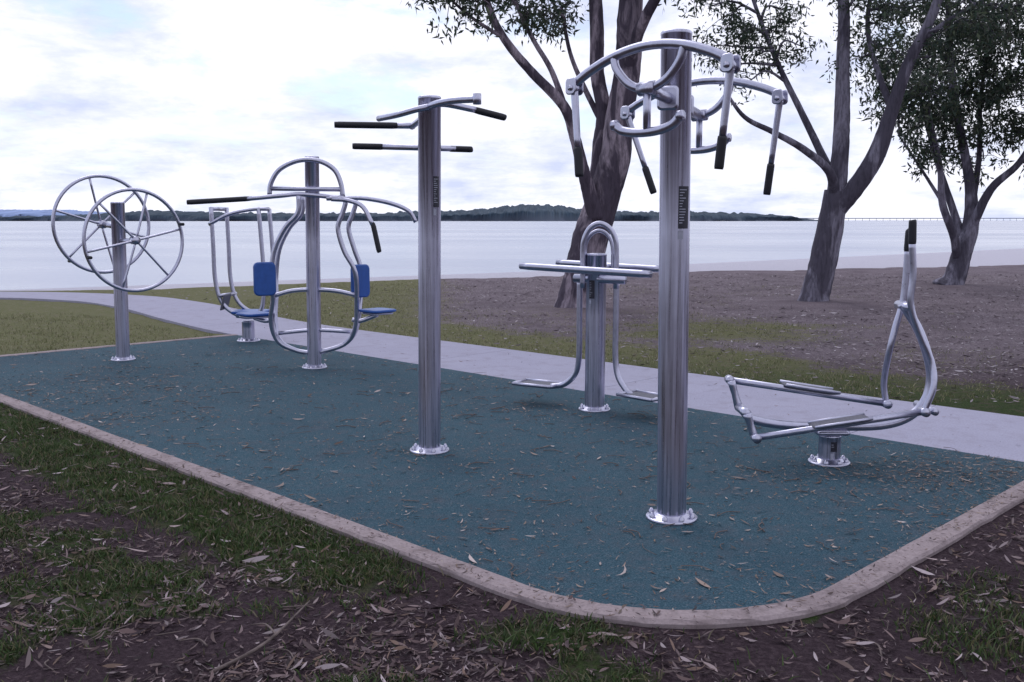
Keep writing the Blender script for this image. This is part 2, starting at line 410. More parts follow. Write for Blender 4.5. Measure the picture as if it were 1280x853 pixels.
# --- B: chin-up station
cB=(-.534,6.215); oB=(*cB,0); eq=empty("pull_up_bar_station",oB)
mb=MB(); post(mb,cB,2.262,.071,.128,(.010,0)); mb.build("post",STE,eq,oB)
label("instruction_label",eq,oB,(cB[0]+.016,cB[1]),1.58,1.77,-48,.045,.0725)
mb=MB(); cr=[Vector((-.68,6.78,2.13)),Vector((-.58,6.50,2.165)),Vector((-.50,6.08,2.185)),Vector((-.36,5.88,2.195)),Vector((-.20,5.75,2.19))]
tube(mb,cr,.021,1,14,6); tube(mb,[cr[-1]+Vector((0,0,-.03)),cr[-1]+Vector((0,0,.03))],.024,1,14,2)
mb.build("top_crossbar",STE,eq,oB)
mb=MB(); tube(mb,[(-.80,6.76,2.135),(-.66,6.78,2.135)],.020,1,14,2); tube(mb,[(-.84,6.30,2.135),(-.70,6.12,2.14),(-.58,6.06,2.165),(-.50,6.08,2.185)],.019,1,14,5)
tube(mb,[(-1.175,6.70,2.135),(-1.16,6.70,2.135),(-.81,6.755,2.135),(-.79,6.76,2.135)],[.017,.022,.022,.017],2,14,3)
mb.build("handle_far",STE,eq,oB)
mb=MB(); tube(mb,[(-.46,5.99,2.19),(-.38,5.97,2.185),(-.22,6.02,2.158)],.019,1,14,4); tube(mb,[(-.23,6.015,2.160),(-.20,6.03,2.153),(-.06,6.10,2.125),(-.04,6.11,2.12)],[.017,.021,.021,.017],2,14,3)
mb.build("handle_near",STE,eq,oB)
mb=MB(); tube(mb,[(-.84,6.36,1.965),(-.36,6.40,1.955)],.018,1,14,2)
tube(mb,[(-1.01,6.34,1.967),(-1.0,6.34,1.967),(-.84,6.36,1.965),(-.83,6.36,1.965)],[.015,.020,.020,.015],2,14,3)
tube(mb,[(-.40,6.40,1.955),(-.39,6.40,1.955),(-.27,6.41,1.952),(-.255,6.41,1.952)],[.015,.020,.020,.015],2,14,3)
tube(mb,[(-.53,6.25,1.96),(-.55,6.39,1.96)],.022,1,12,2)
mb.build("lower_pull_bar",STE,eq,oB)

# --- C: double seated chest press
cC=(-2.0,9.816); oC=(*cC,0); eq=empty("seated_chest_press_machine",oC); k=.008
def c3(dx,dz,dp=0): return Vector((cC[0]+dx*k,cC[1]+dp,dz*k))
mb=MB(); post(mb,cC,2.125,.070,.125,(.012,0)); mb.build("post",STE,eq,oC)
mb=MB(); tube(mb,[c3(-48,218,-.08),c3(-46,232,-.08),c3(-36,248,-.08),c3(-18,258,-.08),c3(0,261,-.08),c3(18,258,-.08),c3(33,248,-.08),c3(40,232,-.08),c3(42,216,-.08)],.024,1,12,5)
tube(mb,[c3(-47,226,-.08),c3(41,225,-.08)],.022,1,12,2); mb.build("top_hoop",STE,eq,oC)
for tag,dp in (("near",-.16),("far",.22)):
    sx=0 if dp<0 else 5
    mb=MB(); tube(mb,[c3(-10-sx,217,dp),c3(-12-sx,196,dp),c3(-28-sx,178,dp),c3(-42-sx,150,dp),c3(-47-sx,115,dp),c3(-46-sx,92,dp*.8),c3(-51,62,dp*.5),c3(-44,36,dp*.2),c3(-22,24,0),c3(-4,21,0)],.024,1,12,5)
    mb.build("swing_arm_left_"+tag,STE,eq,oC)
    mb=MB(); tube(mb,[c3(24+sx,214,dp),c3(46+sx,213,dp),c3(43+sx,196,dp),c3(37+sx,178,dp),c3(44+sx,150,dp),c3(57,124,dp),c3(57,85,dp*.6),c3(53,52,dp*.3),c3(38,32,0),c3(4,21,0)],.024,1,12,5)
    mb.build("swing_arm_right_"+tag,STE,eq,oC)
mb=MB(); tube(mb,[c3(-70,213,-.25),c3(-30,217,-.2),c3(-8,219,-.1),c3(45,214,-.16)],.022,1,12,4); tube(mb,[c3(-136,209,-.35),c3(-133,209,-.35),c3(-72,213,-.25),c3(-69,213,-.25)],[.018,.025,.025,.018],2,12,3)
mb.build("push_handle_left",STE,eq,oC)
mb=MB(); tube(mb,[c3(30,214,.1),c3(60,215,.15),c3(95,209,.2),c3(119,199,.2),c3(128,185,.2)],.022,1,12,5); mb.build("push_handle_right_far",STE,eq,oC)
mb=MB(); tube(mb,[c3(30,213,-.16),c3(52,211,-.2),c3(70,203,-.25),c3(82,182,-.3)],.022,1,12,5); tube(mb,[c3(81,184,-.3),c3(83,180,-.3),c3(89,153,-.32),c3(90,149,-.32)],[.018,.025,.025,.018],2,12,3)
mb.build("push_handle_right_near",STE,eq,oC)
mb=MB(); tube(mb,[c3(-47,94,-.1),c3(-25,100,-.05),c3(0,101,0),c3(30,100,-.05),c3(57,95,-.1)],.022,1,12,4)
tube(mb,[c3(-44,46,0),c3(0,50,0),c3(46,48,0)],.02,1,12,4); mb.build("seat_crossbar",STE,eq,oC)
ad=Vector((R2,-R2,0)); wd=Vector((R2,R2,0))
for tag,pc,sc_,sg in (("left",c3(-53,116,-.21),c3(-76,68,.08),-1),("right",c3(60,112,0),c3(82,74,-.05),1)):
    mb=MB(); pd=Vector((.86,.5,0)) if sg<0 else Vector((.68,.73,0))
    slab(mb,pc,pd,Vector((0,0,1)),.215,.33,.045,3,.05)
    mb.build("backrest_"+tag,STE,eq,oC)
    mb=MB(); slab(mb,sc_+Vector((0,0,.012)),ad,wd,.30,.30,.026,3,.06); slab(mb,sc_-Vector((0,0,.014)),ad,wd,.24,.24,.02,1,.03)
    mb.build("seat_"+tag,STE,eq,oC)
    mb=MB(); tube(mb,[c3(sg*50,64,-.05),c3(sg*60,62,-.03),sc_-Vector((0,0,.03))],.022,1,12,4); mb.build("seat_bracket_"+tag,STE,eq,oC)

# --- D: tai-chi wheels
cD=(-4.16,10.383); oD=(*cD,0); eq=empty("arm_wheel_exercise_station",oD)
mb=MB(); post(mb,cD,1.69,.070,.125,(.012,0)); mb.build("post",STE,eq,oD)
ud=Vector((-R2,R2,0))
for tag,d,z,ph in (("near",-.42,1.295,.22),("far",.36,1.455,.75)):
    hub=Vector((cD[0],cD[1],z))+ud*d; mb=MB(); Rw=.515
    ring=[hub+(wd*math.cos(a)+Vector((0,0,1))*math.sin(a))*Rw for a in [2*math.pi*i/56 for i in range(56)]]
    tube(mb,ring,.0185,1,10,smooth=False,closed=True)
    for i in range(6):
        a=ph+i*math.pi/3; e=hub+(wd*math.cos(a)+Vector((0,0,1))*math.sin(a))*(Rw-.01); off=ud*(.03 if d>0 else -.03)
        tube(mb,[hub+off,hub.lerp(e,.5)+off*.6,e],.0125,1,8,3)
    for a in (ph+.1,ph+math.pi+.1):
        e=hub+(wd*math.cos(a)+Vector((0,0,1))*math.sin(a))*Rw
        tube(mb,[e,e+ud*(.09 if d>0 else -.09)],.016,2,10,2)
    tube(mb,[hub-ud*.05,hub+ud*.05],.042,1,16,2); mb.build("wheel_"+tag,STE,eq,oD)
    mb=MB(); tube(mb,[Vector((cD[0]+.015,cD[1],z-.02)),hub],.028,1,14,2); mb.build("axle_"+tag,STE,eq,oD)

# --- E: leg press seat
cE=(-3.26,12.04); oE=(*cE,0); eq=empty("leg_press_exercise_machine",oE); k2=.00985
def e3(dx,dz,dp=0): return Vector((cE[0]+dx*k2,cE[1]+dp,dz*k2))
mb=MB(); post(mb,cE,.27,.075,.14); mb.build("post",STE,eq,oE)
for tag,dx,dp in (("near",0,-.17),("far",9,.17)):
    mb=MB(); tube(mb,[e3(-36+dx,168,dp),e3(-35+dx,125,dp),e3(-34+dx,80,dp),e3(-27+dx,52,dp),e3(-10+dx,37,dp),e3(8+dx,34,dp),e3(22+dx,44,dp),e3(26+dx*.5,80,dp),e3(24+dx*.5,130,dp),e3(22+dx*.5,166,dp)],.026,1,12,5)
    mb.build("side_frame_"+tag,STE,eq,oE)
mb=MB()
for dx in(-36,22): tube(mb,[e3(dx,166,-.17),e3(dx+8 if dx<0 else dx+4,166,.17)],.024,1,12,2)
tube(mb,[e3(-39,147,-.18),e3(-15,159,-.18),e3(12,165,-.18),e3(34,166,-.15)],.022,1,12,4)
tube(mb,[e3(-28,60,-.2),e3(-20,60,.2)],.022,1,12,2); mb.build("crossbars",STE,eq,oE)
mb=MB(); slab(mb,e3(4,39,-.02),(1,0,0),(0,1,0),.42,.38,.03,3,.06); slab(mb,e3(4,34,-.02),(1,0,0),(0,1,0),.30,.28,.04,1,.03); mb.build("seat",STE,eq,oE)
mb=MB(); slab(mb,e3(-24,52,-.1),(0,1,0),(.3,0,1),.3,.2,.02,4,.02); mb.build("foot_plate",STE,eq,oE)

# --- F: air walker
cF=(.65,7.604); oF=(*cF,0); eq=empty("side_swing_stepper_machine",oF)
mb=MB(); post(mb,cF,1.245,.078,.125,(.004,0)); mb.build("post",STE,eq,oF)
label("instruction_label",eq,oF,(cF[0]+.004,cF[1]),.90,1.04,-120,.045,.0805)
mb=MB(); tube(mb,[(.545,7.55,.98),(.545,7.55,1.25),(.555,7.54,1.36),(.60,7.53,1.445),(.67,7.52,1.475),(.74,7.50,1.44),(.785,7.49,1.36),(.795,7.49,1.25),(.795,7.49,.98)],.021,1,12,6)
tube(mb,[(.565,7.60,1.05),(.565,7.60,1.28),(.60,7.59,1.38),(.67,7.58,1.42),(.74,7.57,1.38),(.775,7.56,1.28),(.775,7.56,1.05)],.016,1,12,5); mb.build("top_hoop",STE,eq,oF)
mb=MB(); tube(mb,[(.115,7.60,1.145),(.13,7.59,1.145),(.925,7.01,1.12),(.94,7.0,1.12)],[.020,.028,.028,.020],1,14,3)
tube(mb,[(.42,8.22,1.145),(.435,8.21,1.145),(1.115,7.63,1.125),(1.13,7.62,1.125)],[.020,.028,.028,.020],1,14,3)
tube(mb,[(.53,7.30,1.125),(.65,7.60,1.12),(.78,7.92,1.125)],.026,1,14,3); mb.build("hand_rails",STE,eq,oF)
mb=MB(); tube(mb,[(.49,7.66,1.05),(.86,7.44,1.05)],.034,1,14,2); mb.build("pivot_axle",STE,eq,oF)
for tag,A0,kk,pc in (("left",(.53,7.66),(.46,7.72),(.21,7.86)),("right",(.80,7.50),(.86,7.45),(.995,7.30))):
    A=Vector((*A0,0)); K=Vector((*kk,0)); Pc=Vector((*pc,0)); dd=(Pc-K).normalized(); sdv=dd.cross(Vector((0,0,1)))
    mb=MB(); tube(mb,[A+Vector((0,0,1.05)),A+Vector((0,0,.75)),A+Vector((0,0,.45)),A.lerp(K,.35)+Vector((0,0,.30)),K.lerp(Pc,.15)+Vector((0,0,.20)),Pc-dd*.12+Vector((0,0,.17))],.023,1,12,6)
    for s in (-1,1): tube(mb,[Pc+sdv*s*.11-dd*.17+Vector((0,0,.185)),Pc+sdv*s*.11+dd*.17+Vector((0,0,.185))],.014,1,8,2)
    for s in (-1,1): tube(mb,[Pc+sdv*.11+dd*s*.17+Vector((0,0,.185)),Pc-sdv*.11+dd*s*.17+Vector((0,0,.185))],.014,1,8,2)
    mb.build("swing_leg_"+tag,STE,eq,oF)
    mb=MB(); slab(mb,Pc+Vector((0,0,.176)),dd,sdv,.32,.20,.022,4,.02); mb.build("pedal_"+tag,STE,eq,oF)

# --- G: elliptical cross trainer
cG=(1.953,5.902); oG=(*cG,0); eq=empty("elliptical_cross_trainer",oG)
def g3(x,z,dp=0): return Vector((cG[0]+x,cG[1]+dp,z))
mb=MB(); post(mb,cG,.20,.066,.125); slab(mb,g3(0,.215),(1,0,0),(0,1,0),.20,.16,.03,1,.02); mb.build("post",STE,eq,oG)
label("instruction_label",eq,oG,cG,.10,.16,-85,.04,.0675)
mb=MB(); tube(mb,[g3(-.54,.345),g3(-.47,.285),g3(-.25,.25),g3(0,.245),g3(.30,.25),g3(.47,.30),g3(.57,.40),g3(.60,.54),g3(.575,.68),g3(.51,.84),g3(.44,.95),g3(.40,1.0)],.028,1,14,6)
tube(mb,[g3(-.54,.345,-.11),g3(-.54,.345,.11)],.028,1,14,2); tube(mb,[g3(.405,.985,-.13),g3(.43,.985,.13)],.025,1,14,2)
tube(mb,[g3(.58,.36,-.14),g3(.58,.36,.14)],.022,1,14,2)
mb.build("main_frame",STE,eq,oG)
for tag,dp,L,Rr,pl in (("near",-.16,(-.495,.207),(.50,.368),(.003,.300)),("far",.16,(-.59,.508),(.397,.356),(-.086,.448))):
    mb=MB(); tube(mb,[g3(L[0]-.01,L[1],dp),g3(Rr[0],Rr[1],dp)],.021,1,12,2)
    tube(mb,[g3(L[0],L[1],dp-.035),g3(L[0],L[1],dp+.035)],.027,1,12,2); tube(mb,[g3(Rr[0],Rr[1],dp-.04),g3(Rr[0],Rr[1],dp+.04)],.027,1,12,2)
    mb.build("foot_rail_"+tag,STE,eq,oG)
    mb=MB(); q=(Vector((Rr[0],0,Rr[1]))-Vector((L[0],0,L[1]))).normalized(); slab(mb,g3(pl[0],pl[1]+.006,dp),q,(0,1,0),.34,.15,.018,4,.02)
    for s in (-1,1): tube(mb,[g3(pl[0]-.17*q.x,pl[1]-.17*q.z+.014,dp+s*.072),g3(pl[0]+.17*q.x,pl[1]+.17*q.z+.014,dp+s*.072)],.010,1,8,2)
    mb.build("footplate_"+tag,STE,eq,oG)
    mb=MB(); s=-1 if dp<0 else 1; ax=g3(-.54,.345,s*.11); e=g3(L[0],L[1],s*.115)
    tube(mb,[ax,ax.lerp(e,.5),e],[.028,.021,.025],1,10,3); mb.build("crank_"+tag,STE,eq,oG)
    mb=MB(); dl=-.125 if dp<0 else .10
    if dp<0: P=[g3(.395,1.37,dl),g3(.41,1.18,dl),g3(.405,1.0,dl),g3(.47,.82,dl),g3(.545,.66,dl),g3(.55,.52,dp),g3(Rr[0],Rr[1],dp)]; top=g3(.392,1.50,dl)
    else: P=[g3(.462,1.32,dl),g3(.458,1.15,dl),g3(.445,.99,dl),g3(.41,.85,dl),g3(.38,.70,dl),g3(.378,.50,dp),g3(Rr[0],Rr[1],dp)]; top=g3(.465,1.44,dl)
    tube(mb,P,.020,1,12,6); mb.build("arm_lever_"+tag,STE,eq,oG)
    mb=MB(); tube(mb,[P[0]+Vector((0,0,-.01)),P[0]+Vector((0,0,.01)),top-Vector((0,0,.01)),top],[.020,.0235,.0225,.015],2,12,3); mb.build("grip_"+tag,STE,eq,oG)

# ------------------------------------------------------------------ trees
def leaf_cloud(centers,cnt,rad,size,cols):
    C=np.repeat(np.array(centers),cnt,axis=0); n=len(C)
    P=C+rng.normal(0,1,(n,3))*np.array([rad,rad,rad*.75])
    ang=rng.random(n)*2*np.pi; droop=rng.uniform(-1.45,.25,n)
    d=np.stack([np.cos(ang)*np.cos(droop),np.sin(ang)*np.cos(droop),np.sin(droop)],1)
    s=np.cross(d,rng.normal(0,1,(n,3))); s/=np.linalg.norm(s,axis=1)[:,None]+1e-6
    L=(size*rng.uniform(.7,1.35,n))[:,None]; Wd=L*.15
    v0=P;v1=P+d*L*.35+s*Wd;v2=P+d*L;v3=P+d*L*.35-s*Wd
    V=np.stack([v0,v1,v2,v3],1).reshape(-1,3); F=np.arange(4*n).reshape(-1,4)
    ci=rng.integers(0,len(cols),n); c=np.array(cols)[ci]*rng.uniform(.6,1.35,n)[:,None]
    c=np.concatenate([c,np.ones((n,1))],1); return V,F,np.repeat(c,4,axis=0)
GREENS=[(.036,.062,.042),(.055,.082,.050),(.028,.046,.036),(.080,.10,.060),(.060,.066,.054)]
def tree(base,s,lean,limbs,clumps,mat,nsub,cnt,size,subr):
    e=empty("eucalyptus_tree",(*base,0)); O=(*base,0)
    def T(p): 
        z=p[1]*s; return Vector((base[0]+p[0]*s-lean*z,base[1]+(p[2] if len(p)>2 else 0),z))
    mb=MB(); samples=[]
    for pts,r in limbs:
        W_=[T(p) for p in pts]
        for i in range(1,len(W_)-1): W_[i]=W_[i]+Vector((random.gauss(0,.02),0,0))
        tube(mb,W_,r,0,18 if r[0]>.12 else 10,7,wob=.06)
        cc=catmull(W_,7); samples+=[(q,i/len(cc)) for i,q in enumerate(cc) if i>len(cc)*.3]
    mb.build("trunk_and_limbs",[mat],e,O)
    mt=MB(); subs=[]
    for cp in clumps:
        c=T(cp); rr=(cp[3] if len(cp)>3 else 1.0)
        best=min(samples,key=lambda q:(q[0]-c).length+ (1.2 if q[0].z>c.z+.1 else 0))[0]
        midp=best.lerp(c,.5)+Vector((random.uniform(-.15,.15),random.uniform(-.2,.2),random.uniform(.0,.22)))
        tube(mt,[best,midp,c],[.032,.02,.010],0,6,5,wob=.1)
        for i in range(int(nsub*rr)):
            off=Vector((random.gauss(0,.34),random.gauss(0,.45),random.gauss(0,.25)))*subr*rr**.5
            q=c+off; subs.append(tuple(q))
            st=midp.lerp(c,random.uniform(.3,1))
            tube(mt,[st,st.lerp(q,.5)+Vector((0,0,.05)),q],[.009,.006,.004],0,4,3)
    mt.build("branchlets",[mat],e,O)
    V,F,c=leaf_cloud(subs,cnt,.13,size,GREENS)
    fast_mesh("foliage",V-np.array(O),F,M_leaf,e,col=c)
    return e
L1=[([(-4,-8,0),(0,8,0),(5,35,0),(20,90,.05),(36,140,.05),(47,190,0),(56,240,0),(62,300,0),(66,360,0),(68,430,.1),(58,540,.3)],[.40,.31,.30,.31,.28,.26,.235,.22,.21,.18,.12]),
 ([(26,120,.1),(32,160,.15),(35,205,.2),(33,250,.25),(30,300,.3),(28,350,.3),(24,420,.4),(8,520,.6)],[.20,.17,.15,.13,.12,.12,.11,.07]),
 ([(26,115,-.1),(14,150,-.2),(6,180,-.3),(-2,215,-.4),(-20,252,-.5),(-55,290,-.6),(-88,328,-.7),(-110,368,-.8),(-122,430,-1.),(-150,500,-1.2)],[.16,.12,.10,.09,.085,.075,.065,.055,.05,.03]),
 ([(-12,240,-.45),(-30,295,-.3),(-50,335,-.1),(-72,380,.1),(-95,450,.2)],[.055,.045,.04,.035,.02]),
 ([(35,235,.2),(12,285,.5),(-5,330,.7),(-15,390,.9)],[.055,.045,.035,.03]),
 ([(62,290,0),(75,340,-.4),(100,390,-.8),(140,450,-1)],[.12,.10,.08,.05]),
 ([(-88,328,-.7),(-128,352,-.9),(-165,382,-1.)],[.035,.025,.018])]
K1=[(-178,384,-1,.9),(-150,374,-1.1,.9),(-185,405,-.8,1),(-118,368,-1.1,1.0),(-80,380,0,1.0),(-60,358,-.1,.6),(-30,368,.4,.9),(-10,388,.8,1),(-150,440,-1,1.4),(-100,450,0,1.4),(-40,450,.4,1.5),(20,470,.4,1.5),(90,440,-.8,1.5),(120,386,-.9,.6),(150,430,-1,1.3),(-20,540,.5,1.6),(60,560,.3,1.8),(-100,520,-.8,1.5),(140,520,0,1.5),(10,600,.5,1.6)]
tree((1.10,16.8),.0133,.008,L1,K1,M_bark,10,38,.12,.75)
L2=[([(-6,-8,0),(-2,8,0),(6,45,0),(17,92,0),(24,142,0)],[.34,.265,.245,.24,.21]),
 ([(23,128,0),(30,190,.1),(36,240,.15),(39,300,.2),(38,378,.3),(28,470,.4)],[.18,.15,.14,.12,.10,.06]),
 ([(20,112,0),(44,148,-.2),(68,188,-.3),(84,240,-.4),(100,295,-.5),(122,345,-.6),(146,410,-.7),(170,480,-.8)],[.16,.165,.16,.12,.10,.085,.07,.05]),
 ([(22,130,0),(6,165,-.3),(-28,192,-.5),(-72,212,-.7),(-108,228,-.9),(-132,258,-1)],[.11,.08,.065,.05,.04,.022]),
 ([(26,150,.1),(10,200,.4),(-8,248,.6),(-32,300,.8),(-52,355,.9),(-75,430,1)],[.09,.07,.06,.05,.04,.03]),
 ([(84,240,-.4),(72,290,-.1),(66,350,.2),(80,420,.3)],[.07,.05,.04,.03]),
 ([(110,320,-.5),(150,350,-.8),(190,372,-1.1)],[.06,.04,.03])]
K2=[(-118,330,.6,.6),(-105,305,.7,.5),(-88,342,.7,1.1),(-60,322,.8,1.0),(-40,350,.9,1.1),(-95,370,.8,1.1),(-22,378,.9,1),(-128,378,.6,.7),(8,410,.5,1),(-70,440,1,1.4),(60,425,.3,1.3),(78,350,.1,1.2),(62,310,.1,.7),(98,370,0,1.2),(-75,285,.7,.4),(128,438,-.6,1.4),(18,500,.5,1.5),(158,360,-.9,1.4),(40,370,.3,.6),(180,400,-1,1.5),(-5,330,.7,.4),(105,500,-.5,1.5),(-120,430,.9,1.3),(200,350,-1.1,1.4),(140,330,-.8,1.2),(175,335,-.9,1.3),(90,320,.2,.9),(150,300,-.6,.8)]
tree((5.63,18.0),.01424,.039,L2,K2,M_bark2,9,40,.11,.8)
L3=[([(-8,-6,0),(0,8,0),(8,38,0),(20,75,0),(26,118,.1),(20,165,.2),(8,235,.3),(2,300,.3),(0,400,.4)],[.40,.25,.22,.18,.13,.10,.09,.07,.04]),
 ([(4,30,0),(-10,62,-.3),(-26,104,-.5),(-36,152,-.7),(-52,205,-.9)],[.11,.09,.08,.06,.04]),
 ([(14,52,0),(0,112,.3),(-12,172,.5),(-28,245,.7)],[.10,.08,.06,.04]),
 ([(18,66,0),(40,122,-.3),(68,155,-.5),(96,205,-.6),(118,255,-.7)],[.12,.09,.07,.055,.04]),
 ([(26,105,.1),(38,165,.3),(48,235,.5),(60,320,.6)],[.08,.06,.05,.03]),
 ([(-26,104,-.5),(-48,150,-.2),(-70,190,0)],[.045,.03,.02])]
K3=[(-62,205,-.8,1.1),(-45,240,-.9,1.5),(-60,170,-.7,.7),(-80,225,-.3,1.0),(-20,268,.5,1.6),(8,225,.3,1.4),(-5,175,.5,.6),(32,198,.3,1.3),(58,235,-.3,1.6),(78,190,-.5,1.2),(46,160,.3,.6),(-35,305,.6,1.6),(18,305,.3,1.8),(58,295,.5,1.8),(98,265,-.6,1.7),(108,208,-.6,1.5),(126,310,-.5,1.7),(80,345,.3,1.8),(8,365,.3,1.7),(-52,355,.4,1.4),(146,165,-.8,1.2),(138,235,-.6,1.4),(66,415,.4,1.6),(-10,430,.4,1.6),(130,390,0,1.6),(-80,285,.2,1.2),(95,150,-.6,.6),(35,255,.8,1.7),(-65,250,.4,1.3),(75,265,.6,1.7),(-25,215,.4,1.0),(40,335,.4,1.7),(100,320,.2,1.7)]
tree((10.25,22.7),.0179,.055,L3,K3,M_bark2,12,46,.14,.88)

# ------------------------------------------------------------------ litter, grass
def leaves_on_ground(name,XY,Z0,size,cols,parent=None,tilt=.35):
    n=len(XY); t=np.array([-.5,-.25,0,.25,.5]); wv=np.array([.03,.8,1,.7,.02])
    L=size*rng.lognormal(-.15,.45,n).clip(.3,2.1); Wd=L*rng.uniform(.09,.24,n); ang=rng.random(n)*2*np.pi
    bend=rng.normal(0,.16,n)*L; curl=rng.uniform(0,.14,n)*L; roll=rng.normal(0,tilt,n); pit=rng.normal(0,tilt*.35,n)
    V=np.zeros((n,10,3))
    for i in range(5):
        for j,sgn in enumerate((-1,1)):
            lx=t[i]*L; ly=sgn*wv[i]*Wd*.5+bend*(.25-t[i]**2)*2; lz=curl*(t[i]*2)**2*.5+np.abs(wv[i]*Wd*.5)*np.sin(roll)*sgn+lx*np.sin(pit)
            V[:,i*2+j,0]=XY[:,0]+lx*np.cos(ang)-ly*np.sin(ang); V[:,i*2+j,1]=XY[:,1]+lx*np.sin(ang)+ly*np.cos(ang)
            V[:,i*2+j,2]=lz
    V[:,:,2]+=(Z0-V[:,:,2].min(axis=1))[:,None]+.002+rng.random(n)[:,None]*.006
    base=np.arange(n)[:,None]*10
    F=np.concatenate([base+np.array([[2*i,2*i+2,2*i+3,2*i+1]]) for i in range(4)],0)
    c=np.array(cols)[rng.integers(0,len(cols),n)]*rng.uniform(.5,1.3,n)[:,None]
    c=np.concatenate([c,np.ones((n,1))],1)
    return fast_mesh(name,V.reshape(-1,3),F,M_litter,parent,col=np.repeat(c,10,axis=0))
DRY=[(.15,.105,.105),(.20,.145,.15),(.10,.065,.068),(.07,.045,.05),(.055,.04,.045),(.16,.105,.085),(.11,.078,.085),(.30,.24,.255)]
PADC=[(.20,.15,.13),(.26,.20,.17),(.13,.09,.08),(.08,.055,.055),(.32,.26,.24),(.17,.115,.085)]
def onpad(x,y,e=0):
    u=(-x+y)*R2; w=(x+y)*R2
    inn=(u>1.68+e)&(u<11.57-e)&(w>2.65+e)&(w<6.42)
    cor=(u<2.68)&(w<3.65)&(np.hypot(u-2.68,w-3.65)>1.0-e)
    return inn&~cor
def nearside(x,y):
    u=(-x+y)*R2; w=(x+y)*R2
    return (w<2.66)|(u<1.66)|((w<3.3)&(u<2.4))
def sample(n,x0,x1,y0,y1,pw=1.0):
    y=y0+(y1-y0)*rng.random(n)**pw; x=rng.uniform(-1,1,n)*(.58*y+.6); return x,y
x,y=sample(220000,0,0,2.3,9.5,1.35)
g_,_=masks(x,y); clump=fbm(x*2.2+40,y*2.2,4)
keep=(~onpad(x,y,-.03))&nearside(x,y)&(rng.random(len(x))<np.clip(1.6*(clump-.30),.04,1)*(1-.65*g_)*.85)
x,y=x[keep],y[keep]
leaves_on_ground("leaf_litter",np.stack([x,y],1),gz(x,y),.034,DRY,tilt=.7)
x,y=sample(2000,0,0,2.3,9.5,1.2)
keep=(~onpad(x,y,-.05))&nearside(x,y); x,y=x[keep],y[keep]
leaves_on_ground("fallen_gum_leaves",np.stack([x,y],1),gz(x,y)+.006,.058,[(.28,.215,.22),(.20,.14,.13),(.36,.30,.32),(.12,.08,.08)],tilt=.6)
# pad + path debris
x,y=sample(260000,0,0,3.3,13,1.0); u=(-x+y)*R2; w=(x+y)*R2
dens=.09+.34*sst(.46,.70,fbm(x*1.1+7,y*1.1+3,4))*sst(.3,.65,fbm(x*5,y*5,3))
edge=np.minimum(np.minimum(w-2.7,u-1.8),9)
dens=dens+.14*np.exp(-np.clip(edge,0,9)/.18)+.70*np.exp(-(((x-2.75)/.80)**2+((y-5.55)/.55)**2))+.40*np.exp(-(((x+3.7)/1.4)**2+((y-8.6)/1.0)**2))
keep=onpad(x,y,.02)&(rng.random(len(x))<dens); x,y=x[keep],y[keep]
leaves_on_ground("fallen_leaves_on_pad",np.stack([x,y],1),np.full(len(x),.019),.022,PADC,tilt=.35)
x,y=sample(8500,0,0,3.3,12,.9)
keep=onpad(x,y,.1)&(rng.random(len(x))<.18); x,y=x[keep],y[keep]
leaves_on_ground("fallen_gum_leaves_on_pad",np.stack([x,y],1),np.full(len(x),.020),.052,[(.34,.27,.25),(.25,.185,.16),(.42,.35,.34),(.14,.10,.09)],tilt=.3)
# scraps on the kerb
x,y=sample(90000,0,0,3.3,11,1.0)
keep=onpad(x,y,-.02)&~onpad(x,y,.12)&((x+y)*R2<6.3)&(rng.random(len(x))<.30); x,y=x[keep],y[keep]
leaves_on_ground("leaf_scraps_on_edging",np.stack([x,y],1),np.full(len(x),.027),.024,DRY,tilt=.3)
x,y=sample(30000,0,0,5,16,1.0); u=(-x+y)*R2; w=(x+y)*R2
keep=(w>6.45)&(w<7.93)&(u<13)&(rng.random(len(x))<.07); x,y=x[keep],y[keep]
leaves_on_ground("fallen_leaves_on_path",np.stack([x,y],1),np.full(len(x),.015),.030,DRY,tilt=.3)
x,y=sample(120000,0,0,8,28,1.1); g_,s_=masks(x,y); w=(x+y)*R2
keep=(w>8.05)&(s_<.3)&(rng.random(len(x))<.12+.4*(g_<.4)); x,y=x[keep],y[keep]
leaves_on_ground("leaf_litter_under_trees",np.stack([x,y],1),gz(x,y),.05,[(.20,.165,.18),(.29,.25,.27),(.13,.105,.115),(.38,.34,.37)],tilt=.5)

def blades(name,x,y,h,cols):
    n=len(x); ang=rng.random(n)*2*np.pi; H=h*rng.uniform(.45,1.3,n); Wd=.0022+H*.03; ln=rng.normal(0,.6,(n,2))*H[:,None]; z=gz(x,y)-.003
    dx=np.cos(ang)*Wd; dy=np.sin(ang)*Wd
    V=np.zeros((n,5,3))
    V[:,0]=np.stack([x-dx,y-dy,z],1);V[:,1]=np.stack([x+dx,y+dy,z],1)
    V[:,2]=np.stack([x+ln[:,0]*.35+dx*.8,y+ln[:,1]*.35+dy*.8,z+H*.6],1);V[:,3]=np.stack([x+ln[:,0]*.35-dx*.8,y+ln[:,1]*.35-dy*.8,z+H*.6],1)
    V[:,4]=np.stack([x+ln[:,0],y+ln[:,1],z+H*.95],1)
    b=np.arange(n)[:,None]*5
    F=np.concatenate([b+np.array([[0,1,2]]),b+np.array([[0,2,3]]),b+np.array([[3,2,4]])],0)
    c=np.array(cols)[rng.integers(0,len(cols),n)]*rng.uniform(.6,1.35,n)[:,None]
    c=np.concatenate([c,np.ones((n,1))],1)
    fast_mesh(name,V.reshape(-1,3),F,M_blade,col=np.repeat(c,5,axis=0))
x,y=sample(560000,0,0,2.3,10,1.25); g_,_=masks(x,y); nn=fbm(x*7,y*7,3)
